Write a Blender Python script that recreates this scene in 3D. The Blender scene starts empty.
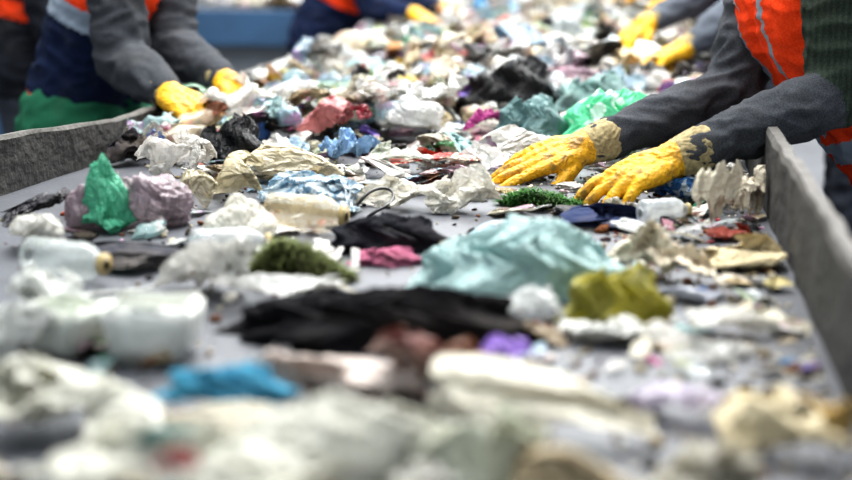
import bpy, bmesh, math, random
import numpy as np
from mathutils import Vector, Matrix, noise
random.seed(7)
BZ=0.9; FPX=1400.0
th=math.atan(300/FPX); psi=math.atan(219/FPX*math.cos(th))
C=Vector((0,0,BZ+0.5))
F=Vector((-math.sin(psi)*math.cos(th),math.cos(psi)*math.cos(th),-math.sin(th)))
RT=Vector((math.cos(psi),math.sin(psi),0)); UP=RT.cross(F)
def ray(px,py): return F+RT*((px-426)/FPX)-UP*((py-240)/FPX)
def P(px,py,h=0.0):
    d=ray(px,py); t=(BZ+h-C.z)/d.z; return C+d*t
def R(px,py,Y):
    d=ray(px,py); return C+d*(Y/d.y)
def lin(c):
    return tuple(((x/12.92) if x<=0.04045 else ((x+0.055)/1.055)**2.4) for x in c[:3])
def hexc(s):
    return tuple(int(s[i:i+2],16)/255 for i in (0,2,4))
scene=bpy.context.scene
def link(ob,parent=None):
    scene.collection.objects.link(ob)
    if parent: ob.parent=parent
    return ob
# ------------------------------------------------------------ materials
def newmat(name):
    m=bpy.data.materials.new(name); m.use_nodes=True
    nt=m.node_tree
    for n in list(nt.nodes): nt.nodes.remove(n)
    return m,nt
def N(nt,t,**kw):
    n=nt.nodes.new(t)
    for k,v in kw.items():
        if k in n.inputs: n.inputs[k].default_value=v
        else: setattr(n,k,v)
    return n
def mixc(nt,fac,a,b,mode='MIX'):
    n=nt.nodes.new('ShaderNodeMix'); n.data_type='RGBA'; n.blend_type=mode
    for i,v in ((0,fac),(6,a),(7,b)):
        if hasattr(v,'links') or hasattr(v,'is_linked'): nt.links.new(v,n.inputs[i])
        else: n.inputs[i].default_value=v if i==0 else (*v,1)
    return n.outputs[2]
def ramp(nt,src,p0,p1,v0=0.,v1=1.):
    n=nt.nodes.new('ShaderNodeMapRange'); n.inputs[1].default_value=p0;n.inputs[2].default_value=p1
    n.inputs[3].default_value=v0;n.inputs[4].default_value=v1
    nt.links.new(src,n.inputs[0]); return n.outputs[0]
def math2(nt,op,a,b):
    n=nt.nodes.new('ShaderNodeMath'); n.operation=op
    for i,v in ((0,a),(1,b)):
        if hasattr(v,'is_linked'): nt.links.new(v,n.inputs[i])
        else: n.inputs[i].default_value=v
    return n.outputs[0]
def surf(name,color=None,kind='plastic',dirt=0.35,alpha=1.0,transl=0.0,print2=None,pscale=25,rough=None,bump=1.0,dirtcol=(0.16,0.13,0.09),cscale=1.0,dots=False):
    """kind film/plastic/cloth/paper ; color None -> vertex attribute Col"""
    m,nt=newmat(name); L=nt.links
    out=N(nt,'ShaderNodeOutputMaterial'); pb=N(nt,'ShaderNodeBsdfPrincipled')
    tc=N(nt,'ShaderNodeTexCoord'); oc=tc.outputs['Object']
    if color is None:
        at=N(nt,'ShaderNodeAttribute',attribute_name='Col'); base=at.outputs['Color']
    else:
        rg=N(nt,'ShaderNodeRGB'); rg.outputs[0].default_value=(*color,1); base=rg.outputs[0]
    n1=N(nt,'ShaderNodeTexNoise',Scale=9.0,Detail=6.0,Roughness=0.65); L.new(oc,n1.inputs['Vector'])
    n2=N(nt,'ShaderNodeTexNoise',Scale=55.0,Detail=5.0,Roughness=0.7); L.new(oc,n2.inputs['Vector'])
    if print2 is not None or color is None:
        v=N(nt,'ShaderNodeTexVoronoi',Scale=float(pscale))
        wv=N(nt,'ShaderNodeVectorMath',operation='ADD'); L.new(oc,wv.inputs[0])
        sc=N(nt,'ShaderNodeVectorMath',operation='SCALE'); L.new(n1.outputs['Color'],sc.inputs[0]); sc.inputs['Scale'].default_value=0.12 if not dots else 0.0
        L.new(sc.outputs[0],wv.inputs[1]); L.new(wv.outputs[0],v.inputs['Vector'])
        sx=N(nt,'ShaderNodeSeparateColor'); L.new(v.outputs['Color'],sx.inputs[0])
        if dots:
            f=ramp(nt,v.outputs['Distance'],0.42,0.46,0.95,0.0); base=mixc(nt,f,base,print2)
        elif print2 is not None:
            f=ramp(nt,sx.outputs[0],0.55,0.6,0,0.9); base=mixc(nt,f,base,print2)
        else:
            f=ramp(nt,sx.outputs[0],0.86,0.88,0,0.32); base=mixc(nt,f,base,v.outputs['Color'])
    vf=ramp(nt,n2.outputs['Fac'],0.3,0.7,0.84,1.1)
    vm=N(nt,'ShaderNodeVectorMath',operation='SCALE'); L.new(base,vm.inputs[0]); L.new(vf,vm.inputs['Scale']); base=vm.outputs[0]
    df=ramp(nt,n1.outputs['Fac'],0.44,0.74,0.0,dirt)
    base=mixc(nt,df,base,dirtcol)
    sp=ramp(nt,n2.outputs['Fac'],0.63,0.70,0.0,min(1,dirt*1.5)); base=mixc(nt,sp,base,(0.07,0.055,0.04))
    L.new(base,pb.inputs['Base Color'])
    pb.inputs['Roughness'].default_value=rough if rough is not None else {'film':0.2,'plastic':0.34,'cloth':0.92,'paper':0.8}[kind]
    if kind in('film',):
        pb.inputs['Specular IOR Level'].default_value=0.65; pb.inputs['Coat Weight'].default_value=0.5; pb.inputs['Coat Roughness'].default_value=0.08
    if kind in('cloth','paper'): pb.inputs['Specular IOR Level'].default_value=0.15
    if kind in('film','plastic','paper'):
        vv=N(nt,'ShaderNodeTexNoise',Scale=24.0*cscale,Detail=5.0,Roughness=0.55,Distortion=1.4); L.new(oc,vv.inputs['Vector'])
        a=math2(nt,'ABSOLUTE',math2(nt,'SUBTRACT',vv.outputs['Fac'],0.5),0)
        v2=N(nt,'ShaderNodeTexNoise',Scale=70.0*cscale,Detail=3.0,Roughness=0.5,Distortion=1.0); L.new(oc,v2.inputs['Vector'])
        a2=math2(nt,'ABSOLUTE',math2(nt,'SUBTRACT',v2.outputs['Fac'],0.5),0)
        h=math2(nt,'ADD',math2(nt,'MULTIPLY',math2(nt,'MINIMUM',a,0.16),3.4),math2(nt,'MULTIPLY',math2(nt,'MINIMUM',a2,0.14),1.2))
        dist=0.010
    else:
        n3=N(nt,'ShaderNodeTexNoise',Scale=420.0,Detail=2.0); L.new(oc,n3.inputs['Vector'])
        n4=N(nt,'ShaderNodeTexNoise',Scale=22.0,Detail=5.0,Distortion=0.8); L.new(oc,n4.inputs['Vector'])
        h=math2(nt,'ADD',math2(nt,'MULTIPLY',n3.outputs['Fac'],0.12),n4.outputs['Fac']); dist=0.012
    bp=N(nt,'ShaderNodeBump',Strength=min(1,0.75*bump),Distance=dist); L.new(h,bp.inputs['Height']); L.new(bp.outputs[0],pb.inputs['Normal'])
    sh=pb.outputs[0]
    if transl>0:
        tr=N(nt,'ShaderNodeBsdfTranslucent'); L.new(base,tr.inputs['Color']); L.new(bp.outputs[0],tr.inputs['Normal'])
        mx=N(nt,'ShaderNodeMixShader'); mx.inputs[0].default_value=transl; L.new(sh,mx.inputs[1]); L.new(tr.outputs[0],mx.inputs[2]); sh=mx.outputs[0]
    if alpha<1:
        tp=N(nt,'ShaderNodeBsdfTransparent'); mx=N(nt,'ShaderNodeMixShader')
        fa=ramp(nt,n1.outputs['Fac'],0.35,0.65,max(0,alpha-0.22),min(1,alpha+0.18))
        L.new(fa,mx.inputs[0]); L.new(tp.outputs[0],mx.inputs[1]); L.new(sh,mx.inputs[2]); sh=mx.outputs[0]
    L.new(sh,out.inputs[0])
    return m
def simple(name,col,rough=0.6,metal=0.0,nscale=12,var=0.25,bump=0.2,bscale=60,bdist=0.003,col2=None):
    m,nt=newmat(name); L=nt.links
    out=N(nt,'ShaderNodeOutputMaterial'); pb=N(nt,'ShaderNodeBsdfPrincipled',Roughness=rough,Metallic=metal)
    tc=N(nt,'ShaderNodeTexCoord'); n1=N(nt,'ShaderNodeTexNoise',Scale=float(nscale),Detail=7.0,Roughness=0.65); L.new(tc.outputs['Object'],n1.inputs['Vector'])
    c2=col2 if col2 else tuple(x*0.45 for x in col)
    f=ramp(nt,n1.outputs['Fac'],0.35,0.7,0,1 if col2 else var*2)
    L.new(mixc(nt,f,col,c2),pb.inputs['Base Color'])
    n2=N(nt,'ShaderNodeTexNoise',Scale=float(bscale),Detail=6.0); L.new(tc.outputs['Object'],n2.inputs['Vector'])
    bp=N(nt,'ShaderNodeBump',Strength=bump,Distance=bdist); L.new(n2.outputs['Fac'],bp.inputs['Height']); L.new(bp.outputs[0],pb.inputs['Normal'])
    L.new(pb.outputs[0],out.inputs[0]); return m
# ------------------------------------------------------------ mesh utils
def mesh_np(name,V,T,mats,mi=None,col=None,smooth=True):
    me=bpy.data.meshes.new(name); V=np.asarray(V,dtype=np.float32); T=np.asarray(T,dtype=np.int32)
    me.vertices.add(len(V)); me.vertices.foreach_set('co',V.ravel())
    me.loops.add(T.size); me.loops.foreach_set('vertex_index',T.ravel())
    me.polygons.add(len(T)); me.polygons.foreach_set('loop_start',np.arange(len(T),dtype=np.int32)*3)
    me.polygons.foreach_set('use_smooth',np.full(len(T),smooth))
    for m in mats: me.materials.append(m)
    if mi is not None: me.polygons.foreach_set('material_index',np.asarray(mi,dtype=np.int32))
    if col is not None:
        a=me.color_attributes.new('Col','FLOAT_COLOR','POINT')
        c=np.ones((len(V),4),dtype=np.float32); c[:,:3]=col; a.data.foreach_set('color',c.ravel())
    me.update(calc_edges=True); me.validate()
    return me
_ico={}
def ico(s):
    if s not in _ico:
        bm=bmesh.new(); bmesh.ops.create_icosphere(bm,subdivisions=s,radius=1.0)
        V=np.array([v.co[:] for v in bm.verts]); T=np.array([[v.index for v in f.verts] for f in bm.faces]); bm.free()
        _ico[s]=(V,T)
    return _ico[s]
_grid={}
def grid(n):
    if n not in _grid:
        u=np.linspace(-1,1,n); X,Y=np.meshgrid(u,u,indexing='ij')
        V=np.stack([X.ravel(),Y.ravel(),np.zeros(n*n)],1)
        i=np.arange(n-1); a=(i[:,None]*n+i[None,:]).ravel()
        T=np.concatenate([np.stack([a,a+n,a+n+1],1),np.stack([a,a+n+1,a+1],1)])
        _grid[n]=(V,T)
    return _grid[n]
def F1(p,n,rs,an=(1,1,1)):
    s=rs.normal(size=(n,3)); s/=np.linalg.norm(s,axis=1)[:,None]
    s*=rs.uniform(0.8,1.05,size=(n,1)); an=np.array(an)
    best=np.full(len(p),9.)
    for k in range(n):
        d=np.sqrt((((p-s[k])*an)**2).sum(1)); best=np.minimum(best,d)
    return best*math.sqrt(n)/2.0
def tri(t): return 2*np.abs(t-np.floor(t+.5))
def warp(p,a,f,rs):
    q=p.copy()
    for k in range(2):
        ph=rs.uniform(0,6.28,3); q=q+a*np.sin(q[:,[1,2,0]]*f*(1+k*0.8)+ph)/(1+k)
    return q
def folds(p,freq,rs,n=3):
    o=np.zeros(len(p))
    w=warp(p,0.22,2.3,rs)
    for k in range(n):
        d=rs.normal(size=3); d[2]*=0.4; d/=np.linalg.norm(d)
        o+=tri(w@d*freq*(1+0.6*k)+rs.uniform())/(1+k*0.7)
    return o/2.0-0.5
def norm_box(V,w,d,h,soft=True):
    mn,mx=V.min(0),V.max(0); V=(V-(mn+mx)/2)/(mx-mn); V[:,2]+=0.5
    return V*np.array([w,d,h])
def stuffed(w,d,h,seed,sub=4):
    rs=np.random.RandomState(seed); p,T=ico(sub); p=p.copy()
    q=warp(p,0.2,2.2,rs)
    r=1-0.26*F1(q,8,rs)**1.4-0.05*F1(q,40,rs)
    kd=np.array([rs.uniform(-.6,.6),rs.uniform(-.6,.2),0.8]); kd/=np.linalg.norm(kd)
    cs=p@kd; a1=np.cross(kd,[0,0.3,1.]); a1/=np.linalg.norm(a1); a2=np.cross(kd,a1); az=np.arctan2(p@a1,p@a2)
    pl=np.clip((cs+0.2)/1.2,0,1)
    r=r+0.07*pl*(tri(az*1.6+0.5*np.sin(cs*5))-.5)+0.05*pl*(tri(az*3.3+np.sin(cs*9)*.4)-.5)+0.35*np.clip((cs-0.93)/0.07,0,1)
    r=r+0.07*folds(q,3.5,rs)+0.06*folds(q,8,rs)+0.03*folds(q,16,rs)
    V=p*r[:,None]; V=warp(V,0.13,1.7,rs)
    z=V[:,2]; V[:,2]=np.where(z<-0.1,(z+0.1)*0.3-0.1,z)
    return norm_box(V,w,d,h),T
def crump(w,d,h,seed,n=50,K=12,smooth=1,asp=1.0,pre=0.3,fine=0.03,dome=0.0):
    """thin sheet crumpled by repeated reflection over random planes (isometric folds)"""
    rs=np.random.RandomState(seed); V,T=grid(n); V=V.copy(); U=V.copy()
    V[:,1]*=asp
    V[:,2]=pre*folds(U,0.9,rs)+pre*0.5*folds(U,2.1,rs)+pre*0.22*folds(U,4.5,rs)
    if dome: V[:,2]+=dome*np.cos(U[:,0]*1.5)*np.cos(U[:,1]*1.5)
    for k in range(K):
        nn=rs.normal(size=3); nn[2]*=0.75; nn/=np.linalg.norm(nn)
        pr=V@nn; c=np.quantile(pr,rs.uniform(0.66,0.93)); m=pr>c
        kap=2.0 if rs.rand()<0.6 else rs.uniform(1.2,1.8)
        V[m]-=kap*(pr[m]-c)[:,None]*nn
    rngs=V.max(0)-V.min(0)
    V=V/rngs*np.array([1,1,max(0.35,min(0.8,rngs[2]/max(rngs[:2])))])
    V+=fine*np.stack([folds(U,6,rs),folds(U,6.7,rs),folds(U,5.3,rs)*1.3],1)
    V+=fine*0.45*np.stack([folds(U,14,rs),folds(U,15,rs),folds(U,13,rs)],1)
    G=V.reshape(n,n,3)
    for _ in range(smooth):
        A=G.copy(); A[1:-1,1:-1]=(G[1:-1,1:-1]*2+G[:-2,1:-1]+G[2:,1:-1]+G[1:-1,:-2]+G[1:-1,2:])/6
        A[0,1:-1]=(G[0,:-2]+2*G[0,1:-1]+G[0,2:])/4; A[-1,1:-1]=(G[-1,:-2]+2*G[-1,1:-1]+G[-1,2:])/4
        A[1:-1,0]=(G[:-2,0]+2*G[1:-1,0]+G[2:,0])/4; A[1:-1,-1]=(G[:-2,-1]+2*G[1:-1,-1]+G[2:,-1])/4
        G=A
    V=G.reshape(-1,3)
    z=V[:,2]-V[:,2].min(); V[:,2]=z
    rr=np.sqrt(((V[:,:2]-V[:,:2].mean(0))**2).sum(1)); rr=rr/rr.max()
    V[:,2]*=(1-0.55*rr**2)
    return norm_box(V,w,d,h),T
def cloth(w,d,h,seed,n=150):
    """heap of soft fabric / film: domed height field with radiating pleats, sharp creases and overhanging rolls"""
    rs=np.random.RandomState(seed); V,T=grid(n); x,y=V[:,0].copy(),V[:,1].copy()
    a=np.arctan2(y,x); e=np.maximum(abs(x),abs(y)); r=e; rim=1+0.14*np.sin(a*3+rs.uniform(0,6))+0.10*np.sin(a*5+rs.uniform(0,6))+0.06*np.sin(a*11+rs.uniform(0,6))
    X=r*np.cos(a)*rim; Y=r*np.sin(a)*rim
    cx,cy=rs.uniform(-.7,-.2),rs.uniform(.2,.7)
    a2=np.arctan2(Y-cy,X-cx); r2=np.hypot(X-cx,Y-cy)
    u=warp(np.stack([X,Y,0*X],1),0.25,2.1,rs)
    pl=np.abs(np.sin(a2*4.5+1.3*np.sin(r2*2.6+1)+u[:,0]))
    pl2=np.abs(np.sin(a2*9+2.1*np.sin(r2*3.1)+2*u[:,1]))
    pl3=np.abs(np.sin(a2*19+3*np.sin(r2*4.1)+3*u[:,0]))
    big=np.abs(np.sin(u[:,0]*2.3+u[:,1]*1.1+rs.uniform(0,3)))
    Z=(1-r**2.2)*0.75+(1-r**6)*(0.30*pl*np.minimum(1,r2*1.6)+0.16*pl2*np.minimum(1,r2)+0.06*pl3*np.minimum(1,r2)+0.28*big+0.20*folds(V,2.6,rs)+0.13*folds(V,5,rs)+0.07*folds(V,10,rs)+0.03*folds(V,20,rs))
    X+=0.10*np.sin(Z*6+Y*3); Y-=0.12*Z+0.07*np.sin(Z*7+X*4)
    G=np.stack([X,Y,Z],1).reshape(n,n,3)
    for _ in range(2): G[1:-1,1:-1]=(G[1:-1,1:-1]*2+G[:-2,1:-1]+G[2:,1:-1]+G[1:-1,:-2]+G[1:-1,2:])/6
    return norm_box(G.reshape(-1,3),w,d,h),T
def bottle_proto(seed):
    S=24
    prof=[(0,0.0),(0.7,0),(1,0.04),(.97,0.14),(1,0.2),(.94,0.26),(1,0.32),(.95,0.4),(1,0.46),(.97,0.6),(1,0.68),(.75,0.8),(.42,0.88),(.4,0.92),(.5,.92),(.5,1.),(0,1.)]
    V=[];T=[]
    for r,z in prof:
        for k in range(S):
            a=k/S*6.2832; dd=1-0.3*max(0,math.sin(a*2+z*9+seed))*abs(math.sin(z*9+seed))
            V.append((z-0.5,0.17*r*math.cos(a)*dd,0.17*r*math.sin(a)*dd))
    for i in range(len(prof)-1):
        for k in range(S):
            a=i*S+k;b=i*S+(k+1)%S;T+=[(a,b,b+S),(a,b+S,a+S)]
    return np.array(V),np.array(T)
def shape(kind,w,d,h,seed,lod):
    n={3:28,4:52,5:96,6:160}[lod]
    if kind=='bag': return stuffed(w,d,h,seed,lod)
    if kind=='crumple': return crump(w,d,h,seed,n,13,1 if lod<5 else 2,fine=0.04)
    if kind=='sheet': return crump(w,d,h,seed,n,5,1 if lod<5 else 2,pre=0.35,fine=0.04)
    if kind=='rag': return crump(w,d,h,seed,n,9,{3:1,4:3,5:6,6:8}[lod],fine=0.035)
    if kind=='drape': return crump(w,d,h,seed,n,5,{3:1,4:3,5:8,6:12}[lod],pre=0.5,fine=0.035)
    if kind=='cloth': return cloth(w,d,h,seed,n)
# ------------------------------------------------------------ palette / materials
CO=lambda s: lin(hexc(s))
mat_belt=simple('rubber_belt',(0.082,0.087,0.10),0.45,0,5,0.3,0.5,90,0.002)
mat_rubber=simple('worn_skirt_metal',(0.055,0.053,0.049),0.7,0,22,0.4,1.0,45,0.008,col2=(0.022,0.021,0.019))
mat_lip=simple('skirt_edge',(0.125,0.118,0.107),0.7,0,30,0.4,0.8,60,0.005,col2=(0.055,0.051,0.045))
mat_steel=simple('grey_painted_steel',(0.20,0.22,0.24),0.5,0.3,4,0.2)
mat_blue=simple('blue_painted_steel',(0.045,0.11,0.21),0.5,0.1,4,0.25)
mat_floor=simple('concrete_floor',(0.13,0.135,0.145),0.85,0,1.5,0.3,0.4,20,0.005)
mat_wall=simple('plaster_wall',(0.55,0.58,0.6),0.9,0,1.0,0.12,0.2,8,0.01)
mat_glass=simple('window_panel',(0.75,0.85,0.92),0.2,0,1,0.05)
# ------------------------------------------------------------ hall & conveyor
def box(name,c,s,mat,parent=None,bev=0.0,rot=None):
    bm=bmesh.new(); bmesh.ops.create_cube(bm,size=1.0)
    for v in bm.verts: v.co=Vector((v.co.x*s[0],v.co.y*s[1],v.co.z*s[2]))
    if bev>0: bmesh.ops.bevel(bm,geom=bm.edges[:],offset=bev,segments=2,affect='EDGES')
    me=bpy.data.meshes.new(name); bm.to_mesh(me); bm.free(); me.materials.append(mat)
    ob=bpy.data.objects.new(name,me); ob.location=c
    if rot: ob.rotation_euler=rot
    return link(ob,parent)
def empty(name,loc=(0,0,0)):
    e=bpy.data.objects.new(name,None); e.location=(0,0,0); e.empty_display_size=0.1; return link(e)
box('floor',(-2,8,-0.05),(18,24,0.1),mat_floor)
box('wall_back',(-2,20.1,3),(18,0.2,6),mat_wall)
box('wall_left',(-11.1,8,3),(0.2,24,6),mat_wall)
for i in range(5):
    box('window_%d'%(i+1),(-9+i*3.4,19.96,3.2),(2.4,0.06,1.8),mat_glass)
conv=empty('conveyor_belt')
box('belt_surface',(-0.6,6.2,BZ-0.02),(1.84,13.6,0.04),mat_belt,conv)
for sx in(-1.45,0.26):
    box('frame_rail',(sx,6.2,BZ-0.13),(0.06,13.6,0.18),mat_blue,conv,0.005)
    for y in range(0,7): box('leg',(sx,0.3+y*2.0,(BZ-0.22)/2),(0.07,0.07,BZ-0.22),mat_steel,conv)
for y in range(0,14):
    bm=bmesh.new(); bmesh.ops.create_cone(bm,cap_ends=True,segments=20,radius1=0.04,radius2=0.04,depth=1.6,matrix=Matrix.Rotation(math.pi/2,4,'Y'))
    me=bpy.data.meshes.new('roller'); bm.to_mesh(me); bm.free(); me.materials.append(mat_steel)
    o=link(bpy.data.objects.new('roller',me),conv); o.location=(-0.6,0.0+y*0.95,BZ-0.085)
def skirt(name,pts,hts,thick,side):
    V=[];Tt=[];prof=[(0,-0.01),(0,0.45),(0,0.93),(0.004,1.0),(thick-0.004,1.0),(thick,0.93),(thick,0.3),(thick,-0.01)]
    P2=[];H2=[]
    for i in range(len(pts)-1):
        n=max(2,int((pts[i+1]-pts[i]).length/0.03))
        for k in range(n+(1 if i==len(pts)-2 else 0)):
            t=k/n; P2.append(pts[i].lerp(pts[i+1],t)); H2.append(hts[i]*(1-t)+hts[i+1]*t)
    for i,p in enumerate(P2):
        a=P2[max(0,i-1)];b=P2[min(len(P2)-1,i+1)]; d=(b-a).normalized(); nrm=Vector((d.y,-d.x,0))*side
        for (o,z) in prof:
            nz=noise.noise(Vector((p.x*9,p.y*9,z*3)))*0.006
            V.append(p+nrm*(o+nz)+Vector((0,0,z*H2[i]+nz*0.8)))
    m=len(prof)
    for i in range(len(P2)-1):
        for k in range(m):
            a=i*m+k;b=i*m+(k+1)%m;c=(i+1)*m+(k+1)%m;e=(i+1)*m+k
            Tt+= [(a,b,c),(a,c,e)]
    for base in (0,(len(P2)-1)*m):
        for k in range(1,m-1): Tt.append((base,base+k,base+k+1))
    me=mesh_np(name,[v[:] for v in V],Tt,[mat_rubber,mat_lip],None,None,False)
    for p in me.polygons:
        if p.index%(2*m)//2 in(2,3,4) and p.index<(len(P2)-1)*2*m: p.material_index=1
    me.update()
    return link(bpy.data.objects.new(name,me),conv)
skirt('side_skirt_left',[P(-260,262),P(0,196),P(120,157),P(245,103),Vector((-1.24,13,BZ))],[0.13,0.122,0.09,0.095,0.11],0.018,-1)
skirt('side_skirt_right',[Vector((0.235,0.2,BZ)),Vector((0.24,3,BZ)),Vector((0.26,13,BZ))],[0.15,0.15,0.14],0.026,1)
mc=empty('background_conveyor')
box('side_beam',(-3.6,8.6,0.86),(3.6,0.12,0.22),mat_blue,mc,0.01)
box('lower_plate',(-3.6,8.7,0.55),(3.6,0.06,0.4),mat_steel,mc,0.01)
box('belt_top',(-3.6,9.1,0.93),(3.6,0.9,0.05),mat_belt,mc)
for i in range(4): box('leg',(-5.2+i*1.05,8.65,0.37),(0.08,0.08,0.74),mat_blue,mc)
box('guard_post',(-1.95,8.5,1.0),(0.1,0.1,2.0),mat_steel,mc)
hp=empty('sorting_hopper')
box('hopper_panel',(-5.4,11.5,1.2),(3.5,1.6,2.4),mat_steel,hp,0.03)
box('hopper_band',(-5.4,10.68,1.5),(3.5,0.05,0.3),mat_blue,hp)
# ------------------------------------------------------------ hero items
zones=[]
hseed=[100]
def hero(name,kind,x0,y0,x1,y1,hx,mk='plastic',rot=0.0,base=0.0,dr=0.8,sub=5,seed=None,hmul=1.0,zone=True,**mkw):
    hseed[0]+=1; seed=seed or hseed[0]
    fr=P((x0+x1)/2,y1,base); Z=(fr-C).dot(F); w=(x1-x0)*Z/FPX; Ht=(y1-y0)*Z/FPX
    sin=(0.5-base)/(fr-C).length
    d=min(w*dr,Ht*0.5/sin); h=max(0.02,(Ht-d*sin*0.8)/math.sqrt(1-sin*sin))*hmul
    V,T=shape(kind,w,d,h,seed,sub)
    if rot:
        c,s=math.cos(rot),math.sin(rot); V=V@np.array([[c,s,0],[-s,c,0],[0,0,1]])
        mn,mx=V.min(0),V.max(0); V[:,0]*=w/(mx[0]-mn[0]); V[:,1]*=d/(mx[1]-mn[1])
    o=fr+Vector((0,d/2,0))
    V[:,0]=np.minimum(V[:,0],0.232-o.x)
    dflt=dict(film=dict(alpha=0.74,transl=0.28,dirt=0.2),plastic=dict(transl=0.12,dirt=0.28),cloth=dict(dirt=0.35),paper=dict(dirt=0.32))[mk]
    dflt.update(mkw)
    m=surf(name+'_mat',CO(hx),mk,**dflt)
    me=mesh_np(name,V,T,[m]); ob=bpy.data.objects.new(name,me); ob.location=o
    if zone: zones.append((o.x,fr.y,w/2,d,base))
    return link(ob)
# left cluster
hero('black_plastic_bag','crumple',-25,186,57,228,'1f1d25','plastic',dirt=0.1)
hero('clear_plastic_bag','crumple',-8,206,60,256,'f2f1ea','film')
hero('knotted_plastic_bag','bag',54,180,104,232,'9c8a92','film',alpha=0.95,dirt=0.45)
hero('knotted_plastic_bag','bag',104,166,184,232,'bdaab2','film',alpha=0.97,dirt=0.45,print2=CO('87787f'),pscale=50,seed=61,sub=6,dr=0.9)
hero('mint_green_bag','bag',76,150,132,233,'5fbf9a','plastic',dr=0.55,dirt=0.05,seed=35,sub=6,transl=0.25)
hero('mint_green_bag','sheet',74,196,124,236,'5fbf9a','plastic',dr=0.4,dirt=0.05,seed=36,transl=0.25)
hero('white_plastic_wrap','crumple',110,122,210,190,'efebe4','film',base=0.01,alpha=0.8)
hero('beige_plastic_bag','crumple',168,168,212,212,'e0d6b8','film')
hero('black_garbage_bag','cloth',180,108,268,168,'0c0c10','plastic',dirt=0.0,transl=0.0,sub=6,rough=0.25)
hero('yellowed_plastic_bag','crumple',194,148,260,204,'e4d8b4','film',alpha=0.88)
hero('yellowed_plastic_bag','crumple',240,138,340,192,'f0e6ca','film',alpha=0.88,sub=6)
hero('blue_speckled_film','sheet',240,168,358,216,'d8e6ec','film',print2=CO('6d9cb8'),pscale=60,alpha=0.88)
hero('clear_plastic_bag','bag',198,190,272,246,'ebe8da','film',alpha=0.7,sub=6)
hero('white_plastic_bag','crumple',144,226,242,302,'ecebe5','film',alpha=0.88,sub=6)
hero('dirty_rag','rag',36,236,182,276,'3a3b42','cloth',dirt=0.5,dirtcol=(0.25,0.22,0.18))
hero('dark_cloth','cloth',304,200,450,258,'202128','cloth',dirt=0.1,sub=6)
hero('pink_cloth','cloth',342,240,422,268,'a8607a','cloth')
hero('light_blue_bag','sheet',306,122,372,160,'88aed4','plastic',base=0.03)
hero('red_wrapper','sheet',384,144,478,172,'b83a2c','plastic',base=0.02,print2=CO('e6dccc'),pscale=45)
hero('white_plastic_bag','crumple',336,172,422,214,'f0ecdf','film',alpha=0.88)
hero('white_plastic_bag','crumple',410,158,500,216,'f2efe4','film',sub=6,alpha=0.95,seed=305)
hero('clear_plastic_bag','crumple',360,136,442,180,'e2e6da','film')
hero('white_plastic_bag','crumple',452,140,512,176,'eeeeea','film',alpha=0.9)
hero('pink_red_bag','crumple',290,92,350,136,'d08484','plastic',base=0.04)
hero('magenta_wrapper','sheet',462,106,504,132,'b43a88','plastic',base=0.05)
hero('blue_plastic_bag','rag',556,200,650,232,'333d5c','cloth')
hero('teal_plastic_sheet','cloth',388,192,642,312,'b4d4d2','plastic',sub=6,dr=0.8,dirt=0.2,rough=0.4,transl=0.22,seed=19,bump=1.0)
hero('clear_plastic_bag','crumple',488,280,568,330,'eef1ef','film')
hero('olive_plastic_bag','cloth',550,252,676,332,'b4aa30','plastic',sub=6,dirt=0.35,print2=CO('8a862f'),pscale=30,seed=46)
hero('black_plastic_sheet','cloth',184,262,552,358,'121216','cloth',sub=6,dr=0.5,dirt=0.12,seed=12)
hero('white_plastic_bag','sheet',186,262,330,312,'e8e8e4','film',base=0.01)
# foreground left
hero('white_plastic_bag','crumple',-20,252,94,332,'eceee9','film',alpha=0.9)
hero('grey_plastic_bag','crumple',-40,300,44,376,'e2e4e0','film',alpha=0.95)
hero('pale_plastic_bag','crumple',-60,346,150,470,'ecebde','plastic',transl=0.25,dirt=0.15,sub=6)
hero('blue_cloth','cloth',138,350,292,408,'4a90ac','cloth',dirt=0.15,base=0.03)
hero('pink_plastic_bag','rag',236,318,424,412,'e0d0c6','plastic')
hero('red_food_pouch','crumple',362,314,438,392,'743a30','plastic',base=0.02,print2=CO('b89a8c'),pscale=30)
hero('brown_food_pouch','crumple',424,332,498,392,'88583f','plastic',base=0.02)
hero('purple_wrapper','crumple',474,330,530,368,'9a74d0','plastic',base=0.015,dirt=0.0)
hero('large_clear_bag','crumple',-30,388,240,560,'eae9dc','plastic',transl=0.25,dirt=0.15,sub=6)
hero('large_clear_bag','crumple',170,372,424,540,'eae9dc','plastic',transl=0.25,dirt=0.15,sub=6,base=0.02,seed=222)
hero('pale_green_bag','crumple',330,392,540,540,'e4e6d2','plastic',transl=0.25,dirt=0.15,sub=6)
hero('large_clear_bag','rag',416,340,668,450,'efead9','plastic',transl=0.25,dirt=0.15,sub=6)
hero('brown_paper_bag','crumple',480,424,650,540,'c4b496','paper',sub=5)
hero('green_wrapper','sheet',128,420,190,462,'3d7a78','plastic',base=0.08)
hero('red_wrapper','sheet',150,440,200,476,'a85858','plastic',base=0.09)
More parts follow.
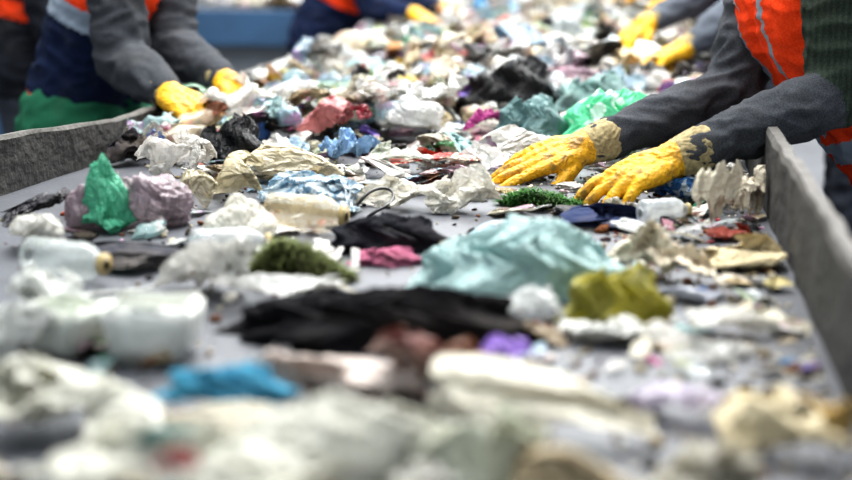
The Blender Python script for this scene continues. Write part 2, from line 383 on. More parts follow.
# right foreground
hero('lavender_plastic_bag','crumple',626,368,726,432,'ebe2f2','film',alpha=0.95)
hero('beige_cardboard_scrap','crumple',716,376,852,468,'e2d5b4','paper')
hero('yellow_sponge','crumple',798,388,856,440,'dab874','paper',base=0.04)
hero('clear_plastic_bag','crumple',600,424,770,520,'d8d3c2','film',alpha=0.92)
hero('white_plastic_scrap','sheet',684,300,784,344,'f0eee6','film',alpha=0.95)
hero('clear_plastic_bag','sheet',660,330,762,366,'e2e2de','film')
hero('cardboard_scrap','rag',686,230,792,276,'d4c6a4','paper')
hero('cardboard_scrap','sheet',606,210,718,288,'ebdec8','paper',dirt=0.22,sub=6)
hero('crumpled_paper_strip','drape',690,156,744,234,'ece4ce','paper',dr=0.6,dirt=0.2)
hero('crumpled_paper_strip','crumple',728,162,774,220,'e4dac6','paper')
hero('blue_plastic_bag','crumple',636,168,728,208,'3474b4','plastic',print2=CO('d2dde4'),pscale=50)
hero('red_snack_wrapper','sheet',706,220,762,244,'a0402e','plastic')
hero('white_foam_tray','sheet',556,310,642,350,'ececE6'.lower(),'plastic')
hero('grey_plastic_bag','rag',652,280,726,308,'a4a9b6','film',alpha=0.9)
hero('cream_plastic_scrap','crumple',764,276,796,294,'e0d29e','paper')
# back items
hero('dotted_green_bag','cloth',554,80,676,146,'7ae6b4','plastic',base=0.03,dirt=0.0,print2=CO('f0fff8'),pscale=24,sub=6,dots=True,transl=0.35,bump=0.4)
hero('teal_grey_bag','cloth',486,90,568,138,'6f9494','plastic',base=0.04,dirt=0.2)
hero('teal_grey_bag','cloth',548,66,642,112,'88aaa6','plastic',base=0.05,dirt=0.2)
hero('black_plastic_bag','cloth',458,50,562,104,'111216','plastic',base=0.07,dirt=0.05,seed=44)
hero('white_plastic_bag','crumple',480,118,572,162,'f0efea','plastic',base=0.02)
hero('light_blue_bag','crumple',590,62,652,92,'b0ccda','film',base=0.06)
hero('white_plastic_bag','bag',380,92,440,130,'eeeeea','film',base=0.05,alpha=0.85)
# keep the belt under the reaching hands fairly clear
hz=P(560,206); zones.append((hz.x,hz.y-0.02,0.11,0.42,0.0))
# ------------------------------------------------------------ heap
hm_film=surf('heap_film',None,'film',dirt=0.26,alpha=0.68,transl=0.26,pscale=30)
hm_plas=surf('heap_plastic',None,'plastic',dirt=0.36,transl=0.15,pscale=30)
hm_cloth=surf('heap_cloth',None,'cloth',dirt=0.45,pscale=8)
hm_bot=surf('heap_bottle',None,'film',dirt=0.12,alpha=0.42,transl=0.15,bump=0.3,rough=0.08)
pal_n=['eeece6','e4e0d6','dcdad4','f0f0ed','d2d4d0','e4d8c0','d6c9ab','c2c1bc','ced8d9','dce3e4','f2f2ee','b8b19d','c0ae8c','e6e0cc','eeeeea','cac7be']
pal_m=['9cbcbc','a8c4d2','88a2b6','aabf9f','6f7c76','857f72','5f5b54','96846a','c29fa0','ad92a0','4c4e50','949c80','746e78']
pal_d=['232427','17181c','25242c','33302b','1d1b19']
pal_b=['c03a2c','aa2e44','2e62a4','3f90c4','d0ae3c','429c60','56b894','cc609c','984074','c4823a','6450a0','84ac4a','e05a44']
class Heap:
    def __init__(s): s.V=[];s.T=[];s.C=[];s.M=[];s.n=0
    def add(s,V,T,col,m):
        s.V.append(V);s.T.append(T+s.n);s.n+=len(V)
        s.C.append(np.tile(np.array(col),(len(V),1)));s.M.append(np.full(len(T),m))
    def obj(s,name,mats):
        me=mesh_np(name,np.concatenate(s.V),np.concatenate(s.T),mats,np.concatenate(s.M),np.concatenate(s.C))
        return link(bpy.data.objects.new(name,me))
protos={}
def proto(kind,lod,i):
    k=(kind,lod,i)
    if k not in protos: protos[k]=shape(kind,1,1,1,500+i*13+lod*3+len(kind),lod) if kind!='bottle' else bottle_proto(i)
    return protos[k]
rn=random.Random(11)
def rotm(rx,ry,rz): return np.array((Matrix.Rotation(rz,3,'Z')@Matrix.Rotation(ry,3,'Y')@Matrix.Rotation(rx,3,'X')))
def pick(bright=0.12,dark=0.08,mid=0.24):
    r=rn.random()
    if r<bright: return CO(rn.choice(pal_b))
    if r<bright+dark: return CO(rn.choice(pal_d))
    if r<bright+dark+mid: return CO(rn.choice(pal_m))
    return CO(rn.choice(pal_n))
def piece(H,x,y,z,s,lod,col=None,tilt=0.35,pk={},hm=1.0):
    col=col or pick(**pk)
    b=sum(col)
    kind=rn.choices(['bag','crumple','rag','sheet','drape','bottle'],[1.0,4.5,2,3.5,1,0.5 if (s>0.06 and hm>0.9) else 0])[0]
    V,T=proto(kind,lod,rn.randrange(16))
    if kind=='bottle':
        L=rn.uniform(0.15,0.22); W=(V*L)@rotm(rn.uniform(-.3,.3),rn.uniform(-.25,.25),rn.uniform(0,6.28)).T
        W[:,2]-=W[:,2].min(); W+=np.array([x,y,z]); W[:,0]=np.clip(W[:,0],-1.6,0.232)
        H.add(W,T,CO(rn.choice(['e8f0f2','d8e8ee','a8d4e6','f0f0ea','8fc0a0','e8dcc0'])),3); return
    h=s*rn.uniform(0.38,0.72)*hm
    if max(col)-min(col)>0.3: s*=0.75
    sc=np.array([s*rn.uniform(0.9,1.5),s*rn.uniform(0.7,1.1),h])
    W=(V*sc)@rotm(rn.uniform(-tilt,tilt),rn.uniform(-tilt,tilt),rn.uniform(0,6.28)).T
    W[:,2]-=W[:,2].min(); W+=np.array([x,y,z])
    W[:,0]=np.clip(W[:,0],-1.6,0.232)
    m=rn.choices([0,1,2],[5.5,4.5,0.8])[0]
    if b<0.15: m=rn.choice([1,2])
    H.add(W,T,col,m)
H=Heap()
def leftx(Y): return -1.2
def scatter(n,y0,y1,s0,s1,lod,hfun,x0=None,x1=0.2,keep=None,**k):
    for _ in range(n):
        y=rn.uniform(y0,y1); x=rn.uniform(x0 if x0 is not None else leftx(y)+0.03,x1)
        if keep and not keep(x,y): continue
        s=rn.uniform(s0,s1); z=BZ+hfun(x,y)*rn.random()**0.8; hm=1.0; skip=False
        for (zx,zy,zw,zd,zb) in zones:
            if abs(x-zx)<zw*0.8+s*0.3:
                if zy-0.02<y<zy+zd*0.8: z=BZ; hm=min(hm,0.3+zb*3); skip=skip or rn.random()<0.85
                elif zy-0.30*(1+y*0.15)<y<=zy: z=BZ; hm=min(hm,0.35+zb*4)
        if skip: continue
        x=min(x,0.23-s*0.45); x=max(x,leftx(y)+s*0.45)
        piece(H,x,y,z,s,lod,hm=hm,**k)
mid=lambda x,y: max(0.0,1-((x+0.45)/0.85)**2)
scatter(720,6.5,12.8,0.10,0.27,3,lambda x,y:0.02+0.13*mid(x,y))
scatter(760,4.4,6.6,0.07,0.20,3,lambda x,y:0.01+0.11*mid(x,y))
scatter(620,3.3,4.5,0.05,0.155,4,lambda x,y:0.005+0.08*mid(x,y))
scatter(260,2.75,3.35,0.035,0.12,4,lambda x,y:0.018,x1=0.2,keep=lambda x,y: not(x<-0.95 and y<3.0))
scatter(120,2.2,2.8,0.025,0.085,4,lambda x,y:0.005,x0=-1.0,x1=0.2,pk=dict(bright=0.14,dark=0.12))
scatter(190,1.6,2.7,0.012,0.05,3,lambda x,y:0.003,x0=-0.14,x1=0.22,pk=dict(bright=0.08,dark=0.12,mid=0.3))
scatter(70,1.5,2.2,0.03,0.08,4,lambda x,y:0.003,x0=-0.8,x1=0.2,pk=dict(bright=0.08))
scatter(34,1.0,1.32,0.08,0.16,4,lambda x,y:0.01,x0=-0.7,x1=0.18,pk=dict(bright=0.0,dark=0.03,mid=0.1))
H.obj('mixed_waste_heap',[hm_film,hm_plas,hm_cloth,hm_bot])
D=Heap()
for _ in range(5600):
    y=rn.uniform(1.15,3.6); x=rn.uniform(-1.15,0.225)
    if x<-0.25 and rn.random()<0.72: continue
    s=rn.uniform(0.0015,0.005) if rn.random()<0.85 else rn.uniform(0.005,0.012)
    V,T=ico(1); W=(V*np.array([s*rn.uniform(.6,1.6),s,s*rn.uniform(.3,.8)]))@rotm(rn.uniform(-.4,.4),rn.uniform(-.4,.4),rn.uniform(0,6.28)).T
    W=W*(1+0.2*np.sin(W*900)); W+=np.array([x,y,BZ+s*0.3])
    D.add(W,T,CO(rn.choice(['3a332a','5d5243','8a7a5c','d8cdb2','ece7dc','24211f','7a4a2a','b9b09a'])),0)
D.obj('litter_crumbs',[surf('crumb',None,'paper',dirt=0.2)])
def grass(name,x0,y0,x1,y1,hx,n=1600,h=0.06):
    fr=P((x0+x1)/2,y1); Z=(fr-C).dot(F); w=(x1-x0)*Z/FPX; d=w*0.5
    V,T=shape('bag',w*0.92,d*0.92,h*0.85,77,5); c0=np.array(CO(hx))
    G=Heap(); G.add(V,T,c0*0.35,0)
    for _ in range(n):
        p=V[rn.randrange(len(V))]; a=rn.uniform(0,6.28); l=rn.uniform(0.010,0.028); q=np.array([math.cos(a),math.sin(a),rn.uniform(-0.5,0.45)])*l
        s=np.array([-math.sin(a),math.cos(a),0])*0.0009; k=np.array([0,0,0.004])
        pts=np.array([p-s,p+s,p+q*0.6+k-s,p+q*0.6+k+s,p+q])
        G.add(pts,np.array([[0,1,3],[0,3,2],[2,3,4]]),c0*rn.uniform(0.5,1.9),0)
    ob=G.obj(name,[surf(name+'_mat',None,'cloth',dirt=0.3,pscale=3)]); ob.location=fr+Vector((0,d/2,0))
grass('grass_clump',236,236,350,286,'5c643c',6000,0.078)
grass('green_leaf_clump',492,178,584,210,'35602c',2400,0.04)
def bottle(name,px,py,L,Rr,rotz,hx,alpha=0.5):
    e=empty(name)
    prof=[(0,0.0),(0.7*Rr,0),(Rr,0.04*L),(Rr*0.97,0.14*L),(Rr,0.2*L),(Rr*0.94,0.26*L),(Rr,0.32*L),(Rr*0.95,0.4*L),(Rr,0.46*L),(Rr*0.97,0.6*L),(Rr,0.68*L),(Rr*0.75,0.8*L),(Rr*0.42,0.9*L),(Rr*0.4,0.95*L)]
    def lathe(nm,prof,mat):
        V=[];T=[];S=40
        for r,z in prof:
            for k in range(S):
                a=k/S*6.2832; dd=1-0.16*max(0,math.sin(a*2+z*40))*math.sin(z*35)
                V.append((r*math.cos(a)*dd,r*math.sin(a)*dd,z))
        for i in range(len(prof)-1):
            for k in range(S):
                a=i*S+k;b=i*S+(k+1)%S;T+=[(a,b,b+S),(a,b+S,a+S)]
        me=mesh_np(nm,V,T,[mat]); o=link(bpy.data.objects.new(nm,me),e)
        o.rotation_euler=(math.pi/2,0,rotz+math.pi/2); p=P(px,py); o.location=(p.x,p.y,BZ+Rr)
        return o
    lathe('bottle_body',prof,surf(name+'_pet',CO(hx),'film',alpha=alpha,transl=0.15,dirt=0.25,bump=0.3,rough=0.08))
    lathe('bottle_cap',[(0,0.99*L),(Rr*0.46,0.99*L),(Rr*0.48,0.98*L),(Rr*0.48,0.92*L),(Rr*0.3,0.92*L)],simple(name+'_cap',CO('b4a070'),0.4))
bottle('plastic_bottle',268,230,0.15,0.034,-0.15,'e4d2a8',0.42)
bottle('plastic_bottle',640,226,0.10,0.024,0.5,'e8eef0')
bottle('plastic_bottle',190,264,0.13,0.028,0.4,'e6eaea',0.4)
bottle('plastic_bottle',30,274,0.15,0.03,-0.3,'e6eeea',0.4)
def tub(name,px,py,w,d,h,rz,hx):
    fr=P(px,py); bm=bmesh.new(); bmesh.ops.create_cube(bm,size=1.0)
    for v in bm.verts:
        k=1.0 if v.co.z>0 else 0.8; v.co=Vector((v.co.x*w*k,v.co.y*d*k,(v.co.z+0.5)*h))
    bmesh.ops.bevel(bm,geom=bm.edges[:],offset=min(w,d,h)*0.12,segments=3,affect='EDGES')
    top=[f for f in bm.faces if f.normal.z>0.9 and f.calc_area()>w*d*0.3]
    r=bmesh.ops.inset_region(bm,faces=top,thickness=w*0.05)
    for f in top:
        for v in f.verts: v.co.z-=h*0.7
    bmesh.ops.subdivide_edges(bm,edges=bm.edges[:],cuts=2,use_grid_fill=True)
    for v in bm.verts: v.co+=Vector(noise.noise_vector(v.co*18))*0.008
    me=bpy.data.meshes.new(name); bm.to_mesh(me); bm.free(); me.materials.append(surf(name+'_mat',CO(hx),'plastic',dirt=0.2,bump=0.3))
    for p in me.polygons: p.use_smooth=True
    o=link(bpy.data.objects.new(name,me)); o.location=(fr.x,fr.y+d/2,BZ); o.rotation_euler=(0,0,rz)
tub('white_food_tub',140,368,0.115,0.10,0.07,0.15,'e2e4de')
tub('white_food_tub',52,360,0.10,0.09,0.06,-0.3,'d8dcd2')
def cable(name,pts,r,mat):
    cu=bpy.data.curves.new(name,'CURVE'); cu.dimensions='3D'; cu.bevel_depth=r; cu.bevel_resolution=3
    s=cu.splines.new('NURBS'); s.points.add(len(pts)-1)
    for i,p in enumerate(pts): s.points[i].co=(*p,1)
    s.use_endpoint_u=True; s.order_u=4
    cu.materials.append(mat); return link(bpy.data.objects.new(name,cu))
blackm=simple('black_rubber',(0.015,0.015,0.017),0.4)
cable('black_cable',[R(352,214,2.52),R(362,196,2.54),R(378,186,2.58),R(396,190,2.6),R(392,206,2.52),R(372,212,2.5),R(362,222,2.5)],0.003,blackm)
cable('white_string',[P(60,300,.004),P(110,285,.004),P(150,300,.004),P(190,270,.01)],0.002,simple('string_w',(0.7,0.7,0.65),0.7))

# ------------------------------------------------------------ people
def frust(bm,a,b,ra,rb):
    a=Vector(a);b=Vector(b); d=b-a; L=d.length
    if L>1e-5:
        M=Matrix.Translation((a+b)/2)@d.to_track_quat('Z','Y').to_matrix().to_4x4()
        bmesh.ops.create_cone(bm,cap_ends=True,segments=20,radius1=ra,radius2=rb,depth=L,matrix=M)
    for p,r in((a,ra),(b,rb)): bmesh.ops.create_icosphere(bm,subdivisions=2,radius=r,matrix=Matrix.Translation(p))
def chain(bm,pts,rad):
    for i in range(len(pts)-1): frust(bm,pts[i],pts[i+1],rad[i],rad[i+1])
def fuse(name,bm,voxel,sm=6):
    me=bpy.data.meshes.new('tmp'); bm.to_mesh(me); bm.free()
    ob=bpy.data.objects.new('tmp',me); link(ob)
    r=ob.modifiers.new('r','REMESH'); r.mode='VOXEL'; r.voxel_size=voxel; r.use_smooth_shade=True
    s=ob.modifiers.new('s','SMOOTH'); s.factor=0.5; s.iterations=sm
    dg=bpy.context.evaluated_depsgraph_get(); dg.update()
    m2=bpy.data.meshes.new_from_object(ob.evaluated_get(dg)); m2.name=name
    bpy.data.objects.remove(ob); bpy.data.meshes.remove(me)
    for p in m2.polygons: p.use_smooth=True
    return m2
def segd(p,a,b):
    a=np.array(a);b=np.array(b); ab=b-a; t=np.clip(((p-a)@ab)/(ab@ab),0,1)
    return np.linalg.norm(p-(a+t[:,None]*ab),axis=1),t
def wrinkle(me,amp,freq):
    n=len(me.vertices); co=np.empty(n*3); me.vertices.foreach_get('co',co); co=co.reshape(-1,3)
    nr=np.empty(n*3); me.vertices.foreach_get('normal',nr); nr=nr.reshape(-1,3)
    dd=np.empty(n)
    for i in range(n):
        p=Vector(co[i]); w=noise.noise_vector(p*freq*0.5)*0.08
        q=Vector((p.x,p.y,p.z*1.9))+w
        dd[i]=(0.5-abs(noise.noise(q*freq)))*1.4+0.4*(0.5-abs(noise.noise(q*freq*2.3)))-0.6
    co+=nr*(dd*amp)[:,None]; me.vertices.foreach_set('co',co.ravel()); me.update()
def facecent(me):
    n=len(me.polygons); c=np.empty(n*3); me.polygons.foreach_get('center',c); return c.reshape(-1,3)
def clothm(name,col,col2=None,sc=300,rib=None,rough=0.95):
    m,nt=newmat(name); L=nt.links
    out=N(nt,'ShaderNodeOutputMaterial'); pb=N(nt,'ShaderNodeBsdfPrincipled',Roughness=rough); pb.inputs['Specular IOR Level'].default_value=0.15
    tc=N(nt,'ShaderNodeTexCoord'); n1=N(nt,'ShaderNodeTexNoise',Scale=float(sc),Detail=3.0); L.new(tc.outputs['Object'],n1.inputs['Vector'])
    n0=N(nt,'ShaderNodeTexNoise',Scale=14.0,Detail=5.0); L.new(tc.outputs['Object'],n0.inputs['Vector'])
    c2=col2 or tuple(min(1,x*1.8+0.01) for x in col)
    b=mixc(nt,ramp(nt,n1.outputs['Fac'],0.35,0.65),col,c2); b=mixc(nt,ramp(nt,n0.outputs['Fac'],0.5,0.8,0,0.2),b,(0.10,0.09,0.07))
    h=n1.outputs['Fac']
    if rib:
        w=N(nt,'ShaderNodeTexWave',Scale=float(rib),Distortion=0.3); w.bands_direction='X'; L.new(tc.outputs['Object'],w.inputs['Vector'])
        b=mixc(nt,ramp(nt,w.outputs['Fac'],0.2,0.8,0.3,0.0),b,tuple(x*0.4 for x in col)); h=math2(nt,'ADD',math2(nt,'MULTIPLY',w.outputs['Fac'],1.5),h)
    L.new(b,pb.inputs['Base Color'])
    bp=N(nt,'ShaderNodeBump',Strength=0.5,Distance=0.002); L.new(h,bp.inputs['Height']); L.new(bp.outputs[0],pb.inputs['Normal'])
    L.new(pb.outputs[0],out.inputs[0]); return m
def glovemat():
    m,nt=newmat('yellow_work_glove'); L=nt.links
    out=N(nt,'ShaderNodeOutputMaterial'); pb=N(nt,'ShaderNodeBsdfPrincipled',Roughness=0.5)
    tc=N(nt,'ShaderNodeTexCoord'); a=N(nt,'ShaderNodeTexNoise',Scale=20.0,Detail=6.0,Roughness=0.65); L.new(tc.outputs['Object'],a.inputs['Vector'])
    b=N(nt,'ShaderNodeTexNoise',Scale=130.0,Detail=4.0); L.new(tc.outputs['Object'],b.inputs['Vector'])
    c=mixc(nt,ramp(nt,a.outputs['Fac'],0.42,0.62,0,0.8),CO('eeb40e'),CO('bd8c20'))
    c=mixc(nt,ramp(nt,a.outputs['Fac'],0.56,0.68,0,0.8),c,CO('66563a'))
    c=mixc(nt,ramp(nt,b.outputs['Fac'],0.57,0.66,0,0.5),c,CO('4c4028'))
    L.new(c,pb.inputs['Base Color'])
    h=math2(nt,'ADD',a.outputs['Fac'],math2(nt,'MULTIPLY',b.outputs['Fac'],0.3))
    bp=N(nt,'ShaderNodeBump',Strength=0.85,Distance=0.012); L.new(h,bp.inputs['Height']); L.new(bp.outputs[0],pb.inputs['Normal'])
    L.new(pb.outputs[0],out.inputs[0]); return m
GM=glovemat(); CUFF=clothm('glove_knit_cuff',CO('8c7f60'),CO('b0a27c'),120)
SK=simple('skin',(0.55,0.33,0.22),0.5,0,8,0.08,0.1); HAIR=simple('hair_dark',(0.02,0.015,0.012),0.6)
EYEW=simple('eye_white',(0.8,0.8,0.78),0.2); EYED=simple('iris_dark',(0.03,0.02,0.015),0.2)
TRO=clothm('trousers_fabric',CO('2c3038')); BOOT=simple('boot_leather',(0.03,0.027,0.025),0.5)
SILV=simple('reflective_tape',CO('8e9aa8'),0.4,0.1,30,0.1)
def hand(parent,side,wr,tip,el,curl=(15,20,15),n=Vector((0,0,1)),sc=1.12,voxel=0.0028,spread=1.0,curls=None,cuffL=0.075,cuffr=1.0):
    wr=Vector(wr); f=(Vector(tip)-wr).normalized(); n=(n-f*n.dot(f)).normalized()
    t=f.cross(n) if side=='left' else n.cross(f)
    bm=bmesh.new()
    W=lambda x,y,z: wr+(f*x+t*y+n*z)*sc
    K={'index':(.088,.031,(.043,.027,.023),7),'middle':(.092,.010,(.047,.031,.024),1.5),'ring':(.087,-.012,(.043,.029,.023),-4),'little':(.077,-.032,(.034,.022,.020),-11)}
    for i,(nm,(kx,ky,ph,sp)) in enumerate(K.items()):
        chain(bm,[W(0.0,ky*0.55,0),W(kx*0.5,ky*0.9,.003),W(kx,ky,.002)],[.022*sc,.019*sc,.0135*sc])
        a=0; x,z=kx,0.0; cs=(curls[i] if curls else curl); pts=[W(kx,ky,.002)]; yy=ky
        for j,l in enumerate(ph):
            a+=math.radians(cs[j]); x+=l*math.cos(a); z-=l*math.sin(a); yy+=l*math.sin(math.radians(sp*spread))
            pts.append(W(x,yy,z))
        r=0.0108 if nm!='little' else 0.0095
        chain(bm,pts,[.0125*sc,r*sc,r*0.95*sc,r*0.82*sc])
    chain(bm,[W(0.03,0.022,-.006),W(0.03,-.02,-.006),W(.07,-.022,-.004),W(.075,.022,-.004)],[.018*sc,.018*sc,.015*sc,.015*sc])
    chain(bm,[W(.012,.02,-.006),W(.042,.046,-.014),W(.070,.060,-.024),W(.094,.064,-.036)],[.020*sc,.0165*sc,.013*sc,.0105*sc])
    back=(Vector(el)-wr).normalized()
    chain(bm,[W(.01,0,0),wr,wr+back*0.03,wr+back*cuffL],[.030*sc,.033*sc,.037*sc*cuffr,.043*sc*cuffr])
    me=fuse('glove_'+side,bm,voxel,5); wrinkle(me,0.0032,34)
    me.materials.append(GM); me.materials.append(CUFF)
    c=facecent(me); s=((c-np.array(wr))@np.array(back)); me.polygons.foreach_set('material_index',(s>0.018+0.002*np.sin(c[:,0]*200)).astype(np.int32))
    o=link(bpy.data.objects.new('glove_'+side,me),parent)
def head(parent,c,fw,hatm):
    fw=fw.normalized(); l=Vector((0,0,1)).cross(fw).normalized(); u=fw.cross(l)
    W=lambda a,b,z: c+fw*a+l*b+u*z
    bm=bmesh.new(); B=Matrix((( fw.x,l.x,u.x,0),(fw.y,l.y,u.y,0),(fw.z,l.z,u.z,0),(0,0,0,1)))
    def el(p,r): bmesh.ops.create_icosphere(bm,subdivisions=3,radius=1,matrix=Matrix.Translation(p)@B@Matrix.Diagonal((*r,1)))
    el(W(-.01,0,.03),(.096,.076,.095)); el(W(.02,0,-.045),(.068,.058,.062)); el(W(.055,0,-.085),(.028,.03,.022))
    chain(bm,[W(.082,0,.02),W(.102,0,-.018)],[.010,.015]); 
    for s in(-1,1): el(W(-.005,s*.078,0),(.018,.009,.032)); chain(bm,[W(.078,s*.045,.032),W(.086,s*.015,.034)],[.008,.008])
    chain(bm,[W(.08,-.02,-.055),W(.086,0,-.054),W(.08,.02,-.055)],[.007,.009,.007])
    chain(bm,[W(-.02,0,-.05),W(-.03,0,-.16)],[.055,.058])
    me=fuse('face',bm,0.005,3); me.materials.append(SK); link(bpy.data.objects.new('face',me),parent)
    for s in(-1,1):
        for nm,r,off,m in(('eye',.012,.078,EYEW),('iris',.006,.0865,EYED)):
            bm=bmesh.new(); bmesh.ops.create_icosphere(bm,subdivisions=2,radius=r,matrix=Matrix.Translation(W(off,s*.031,.012)))
            me=bpy.data.meshes.new(nm); bm.to_mesh(me); bm.free(); me.materials.append(m); link(bpy.data.objects.new(nm,me),parent)
    bm=bmesh.new()
    el(W(-.02,0,.055),(.103,.086,.085)); el(W(-.05,0,.0),(.066,.08,.07))
    me=fuse('knit_cap',bm,0.007,4); me.materials.append(hatm); link(bpy.data.objects.new('knit_cap',me),parent)
def worker(name,pelvis,fwd,shL,shR,elL,elR,wrL,wrR,tipL,tipR,coat,sleeve,upper,vest,vest2,curl=(15,20,15),voxel=0.009,curls=None,apron=None,hn=None,armr=1.0,hvox=0.003,hat=None,pattern='bands',cuffL=0.075,cuffr=1.0,chestf=0.0,upR=None,hsc=(1.12,1.12)):
    E=empty(name); V=Vector; pelvis=V(pelvis); fwd=V(fwd).normalized(); up=V((0,0,1))
    shL,shR,elL,elR,wrL,wrR=map(V,(shL,shR,elL,elR,wrL,wrR))
    ax=(shL-shR).normalized(); axp=up.cross(fwd)
    sm=(shL+shR)/2; chest=sm+(pelvis-sm)*0.3+fwd*chestf; belly=sm+(pelvis-sm)*0.68+fwd*chestf*0.8
    neck=sm+up*0.05+fwd*0.02; hc=neck+up*0.15+fwd*0.09
    bm=bmesh.new(); segs=[]
    def ch(tag,pts,rad):
        chain(bm,pts,rad)
        for i in range(len(pts)-1): segs.append((tag,pts[i],pts[i+1],(rad[i]+rad[i+1])/2))
    for s in(-1,1):
        ch('coat',[pelvis+axp*s*.07,belly+axp*s*.065,chest+ax*s*.075,sm+ax*s*.08+(pelvis-sm)*0.1],[.115,.115,.12,.085])
    ch('coat',[neck+up*0.02,sm],[.062,.08])
    for i,(sh,el,wr) in enumerate(((shL,elL,wrL),(shR,elR,wrR))):
        ch('coat',[sm,sh.lerp(sm,0.12)],[.085,.075])
        mid=sh.lerp(el,0.5)
        ch('sleeve' if (i==1 and upR) else 'upper',[sh,mid,el],[.076*armr,.073*armr,.068*armr])
        m2=el.lerp(wr,0.45)
        ch('sleeve',[el,m2,wr+(el-wr).normalized()*0.04],[.066*armr,.060*armr,.042*armr])
    for s in(-1,1):
        hip=pelvis+axp*s*.09-up*.04; knee=hip+fwd*.03-up*((hip.z-0.09)*.5); ank=V((hip.x-fwd.x*.02,hip.y-fwd.y*.02,.1))
        ch('trouser',[hip,knee,ank],[.095,.068,.058]); ch('boot',[ank-up*0.045,ank-up*.055+fwd*.15],[.05,.042])
    me=fuse('body_clothes',bm,voxel,5)
    wrinkle(me,0.013,12)
    tags={'coat':0,'upper':1,'sleeve':2,'trouser':3,'boot':4}
    for m in(coat,upper,sleeve,TRO,BOOT): me.materials.append(m)
    c=facecent(me); best=np.full(len(c),9.); mi=np.zeros(len(c),dtype=np.int32)
    for tag,a,b,r in segs:
        d,_=segd(c,a,b); d=d/r; k=d<best; best[k]=d[k]; mi[k]=tags[tag]
    me.polygons.foreach_set('material_index',mi); link(bpy.data.objects.new('body_clothes',me),E)
    bm=bmesh.new(); ex=0.022
    bot=pelvis-up*0.02
    for s in(-1,1):
        chain(bm,[bot+axp*s*.075,belly+axp*s*.07,chest+ax*s*.078,sm+ax*s*.085+(pelvis-sm)*0.1],[.118+ex,.115+ex,.12+ex,.082+ex])
    me=fuse('hi_vis_vest',bm,min(voxel,0.008),5); wrinkle(me,0.014,11)
    for m in(vest,SILV,vest2): me.materials.append(m)
    c=facecent(me); axis=(sm-bot); t=((c-np.array(bot))@np.array(axis))/axis.length_squared
    lat=(c-np.array(sm))@np.array(ax); al=np.abs(lat)
    mi=np.zeros(len(c),dtype=np.int32)
    if pattern=='bands':
        mi[al<0.012]=2
        mi[(al>0.085)&(al<0.105)&(t>0.3)]=1
        mi[(np.abs(t-0.22)<0.05)]=1
    elif pattern=='top':
        mi[t>0.58]=2; mi[(t>0.46)&(t<0.58)]=1; mi[(t>0.74)&(t<0.82)]=1; mi[t<0.02]=2
    elif pattern=='plain':
        mi[(t>0.42)&(t<0.56)]=2
    me.polygons.foreach_set('material_index',mi); link(bpy.data.objects.new('hi_vis_vest',me),E)
    if apron:
        bm=bmesh.new()
        for s in(-1,1): chain(bm,[pelvis+axp*s*.09-up*.08,pelvis+axp*s*.11-up*.32],[.16,.165])
        me=fuse('work_apron',bm,0.012,5); wrinkle(me,0.014,10); me.materials.append(apron); link(bpy.data.objects.new('work_apron',me),E)
    head(E,hc,(fwd+V((0,0,-0.55))),hat or HAIR)
    hn=hn or (None,None)
    hand(E,'left',wrL,tipL,elL,curl,hn[0] or up,voxel=hvox,curls=curls[0] if curls else None,cuffL=cuffL,cuffr=cuffr,sc=hsc[0])
    hand(E,'right',wrR,tipR,elR,curl,hn[1] or up,voxel=hvox,curls=curls[1] if curls else None,cuffL=cuffL,cuffr=cuffr,sc=hsc[1])
    return E
ORG=clothm('orange_hi_vis',CO('ec4218'),CO('f65428'),200); NAVY=clothm('navy_fabric',CO('161e36'),CO('202c48'))
GREY=clothm('charcoal_jersey',CO('323438'),CO('4e5156'),420); LG=clothm('grey_jersey',CO('50565f'),CO('6c727b'),420)
KNIT=clothm('green_rib_knit',CO('2e362f'),CO('3f4a40'),300,rib=28); DARK=clothm('dark_fabric',CO('1c1e24'),CO('2b2e36'))
GRN=clothm('green_apron_fabric',CO('245c44'),CO('2f6e54'))
worker('sorting_worker',(0.60,3.14,0.95),(-1,0.0,0),
  R(838,-62,2.90),R(772,-55,3.36),R(842,94,2.86),R(734,92,3.24),R(668,162,2.72),R(578,150,2.98),
  R(576,200,2.62),R(474,178,2.88),KNIT,GREY,KNIT,ORG,ORG,voxel=0.007,hvox=0.0024,armr=1.0,
  curls=([(8,22,18),(12,24,18),(18,26,20),(24,28,22)],[(2,6,6),(4,10,8),(10,14,10),(16,20,14)]),
  hn=(Vector((-0.1,-0.35,1)),Vector((0.1,-0.45,1))),chestf=0.06,upR=True,hsc=(1.10,1.10))
worker('sorting_worker',(-1.60,3.9,0.97),(1,-0.15,0),
  R(165,-75,4.02),R(112,-72,3.66),R(172,48,3.86),R(122,60,3.58),R(228,84,3.62),R(172,97,3.40),
  R(256,122,3.52),R(214,122,3.30),DARK,GREY,GREY,NAVY,ORG,curl=(35,35,25),voxel=0.009,apron=GRN,armr=1.12,
  hn=(Vector((0.3,-0.2,1)),Vector((0.2,-0.4,1))),pattern='top',cuffL=0.05,cuffr=0.9)
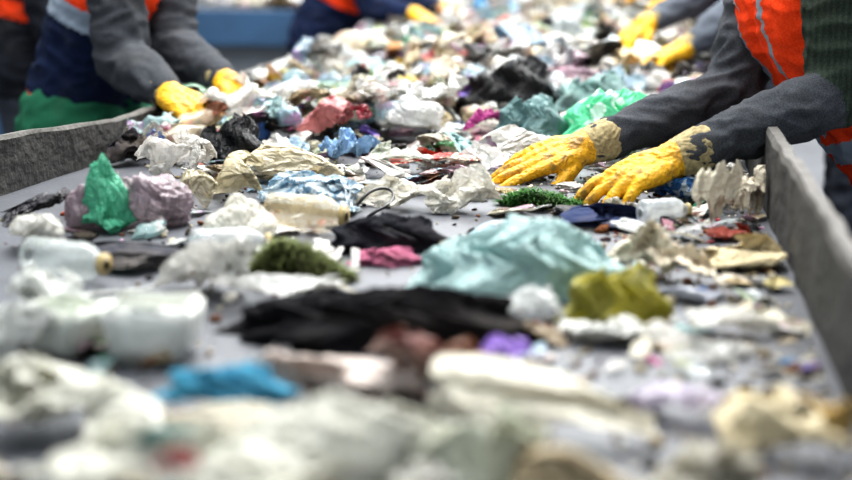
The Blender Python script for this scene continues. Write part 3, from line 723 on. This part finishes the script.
def simp(name,hipx,hipy,fwd,tips,coat,sleeve,vest,vest2,lean=0.2,apron=None,spread=0.19,pattern='plain'):
    f=Vector(fwd).normalized(); l=Vector((0,0,1)).cross(f); b=Vector((hipx,hipy,0))
    sm=b+f*lean+Vector((0,0,1.40)); shL=sm+l*spread; shR=sm-l*spread
    def arm(sh,tip):
        tip=Vector(tip); d=(tip-sh); wr=tip-Vector((d.x,d.y,d.z*0.6)).normalized()*0.19
        mid=(sh+wr)/2; L=(wr-sh).length; off=math.sqrt(max(0.0009,0.29**2-(L/2)**2))
        el=mid-Vector((0,0,1))*off*0.8-f*off*0.4
        return el,wr
    eL,wL=arm(shL,tips[0]); eR,wR=arm(shR,tips[1])
    worker(name,(hipx,hipy,0.95),fwd,shL,shR,eL,eR,wL,wR,tips[0],tips[1],coat,sleeve,sleeve,vest,vest2,curl=(30,30,20),voxel=0.012,hvox=0.004,apron=apron,pattern=pattern,cuffL=0.05,cuffr=0.85)
simp('sorting_worker',-2.22,4.9,(1,-0.1,0),[(-1.62,5.0,1.08),(-1.65,4.7,1.08)],DARK,DARK,DARK,ORG,lean=0.12)
simp('sorting_worker',-1.50,6.5,(1,-0.1,0),[R(478,26,6.4),R(446,34,6.0)],NAVY,NAVY,NAVY,ORG,lean=0.24,pattern='plain')
simp('sorting_worker',0.66,6.9,(-1,0,0),[R(640,8,6.6),R(600,2,6.9)],NAVY,DARK,ORG,ORG,lean=0.22,pattern='plain')
worker('sorting_worker',(0.72,4.75,0.95),(-1,0,0),
  R(786,-60,4.6),R(768,-60,4.98),R(738,12,4.55),R(712,-10,4.9),R(682,50,4.45),R(646,24,4.72),
  R(626,74,4.35),R(604,62,4.62),LG,LG,LG,ORG,ORG,curl=(25,30,20),voxel=0.011,hvox=0.0035,armr=0.95,cuffL=0.045,cuffr=0.8)
H2=Heap()
for _ in range(70):
    x=rn.uniform(-5.2,-2.0); y=rn.uniform(8.8,9.4); s=rn.uniform(0.12,0.28)
    col=pick(); kind=rn.choice(['sheet','crumple','rag']); V,T=proto(kind,3,rn.randrange(14))
    H2.add(V*np.array([s,s,s*0.5])+np.array([x,y,0.955]),T,col,1)
H2.obj('background_waste_heap',[hm_film,hm_plas,hm_cloth])
# ------------------------------------------------------------ lights, world, camera
w=bpy.data.worlds.new('World'); scene.world=w; w.use_nodes=True
bg=w.node_tree.nodes['Background']; bg.inputs[0].default_value=(0.86,0.93,1.0,1); bg.inputs[1].default_value=0.78
def area(name,loc,rot,size,power,col=(1,1,1)):
    l=bpy.data.lights.new(name,'AREA'); l.shape='RECTANGLE'; l.size=size[0]; l.size_y=size[1]; l.energy=power; l.color=col
    o=bpy.data.objects.new(name,l); o.location=loc; o.rotation_euler=rot; link(o)
area('overhead_softbox',(-0.8,4.5,5.2),(0,0,0),(2,5),580,(1,0.99,0.97))  # both overhead softboxes are added light
area('overhead_softbox',(-1.0,11,5.2),(0,0,0),(5,5),560,(0.95,0.98,1))
s=bpy.data.lights.new('sun','SUN'); s.energy=2.9; s.angle=math.radians(14); s.color=(1,0.985,0.96)
so=bpy.data.objects.new('sun',s); so.rotation_euler=(math.radians(-40),math.radians(24),0); so.location=(3,9,6); link(so)
cam=bpy.data.cameras.new('camera'); co=bpy.data.objects.new('camera',cam); link(co)
cam.sensor_width=36; cam.lens=FPX/852*36; cam.clip_start=0.05
co.matrix_world=Matrix(((RT.x,UP.x,-F.x,C.x),(RT.y,UP.y,-F.y,C.y),(RT.z,UP.z,-F.z,C.z),(0,0,0,1)))
cam.dof.use_dof=True; cam.dof.focus_distance=2.85; cam.dof.aperture_fstop=1.7
scene.camera=co
scene.view_settings.view_transform='Standard'
try: scene.view_settings.look='Medium High Contrast'
except Exception: scene.view_settings.look='None'
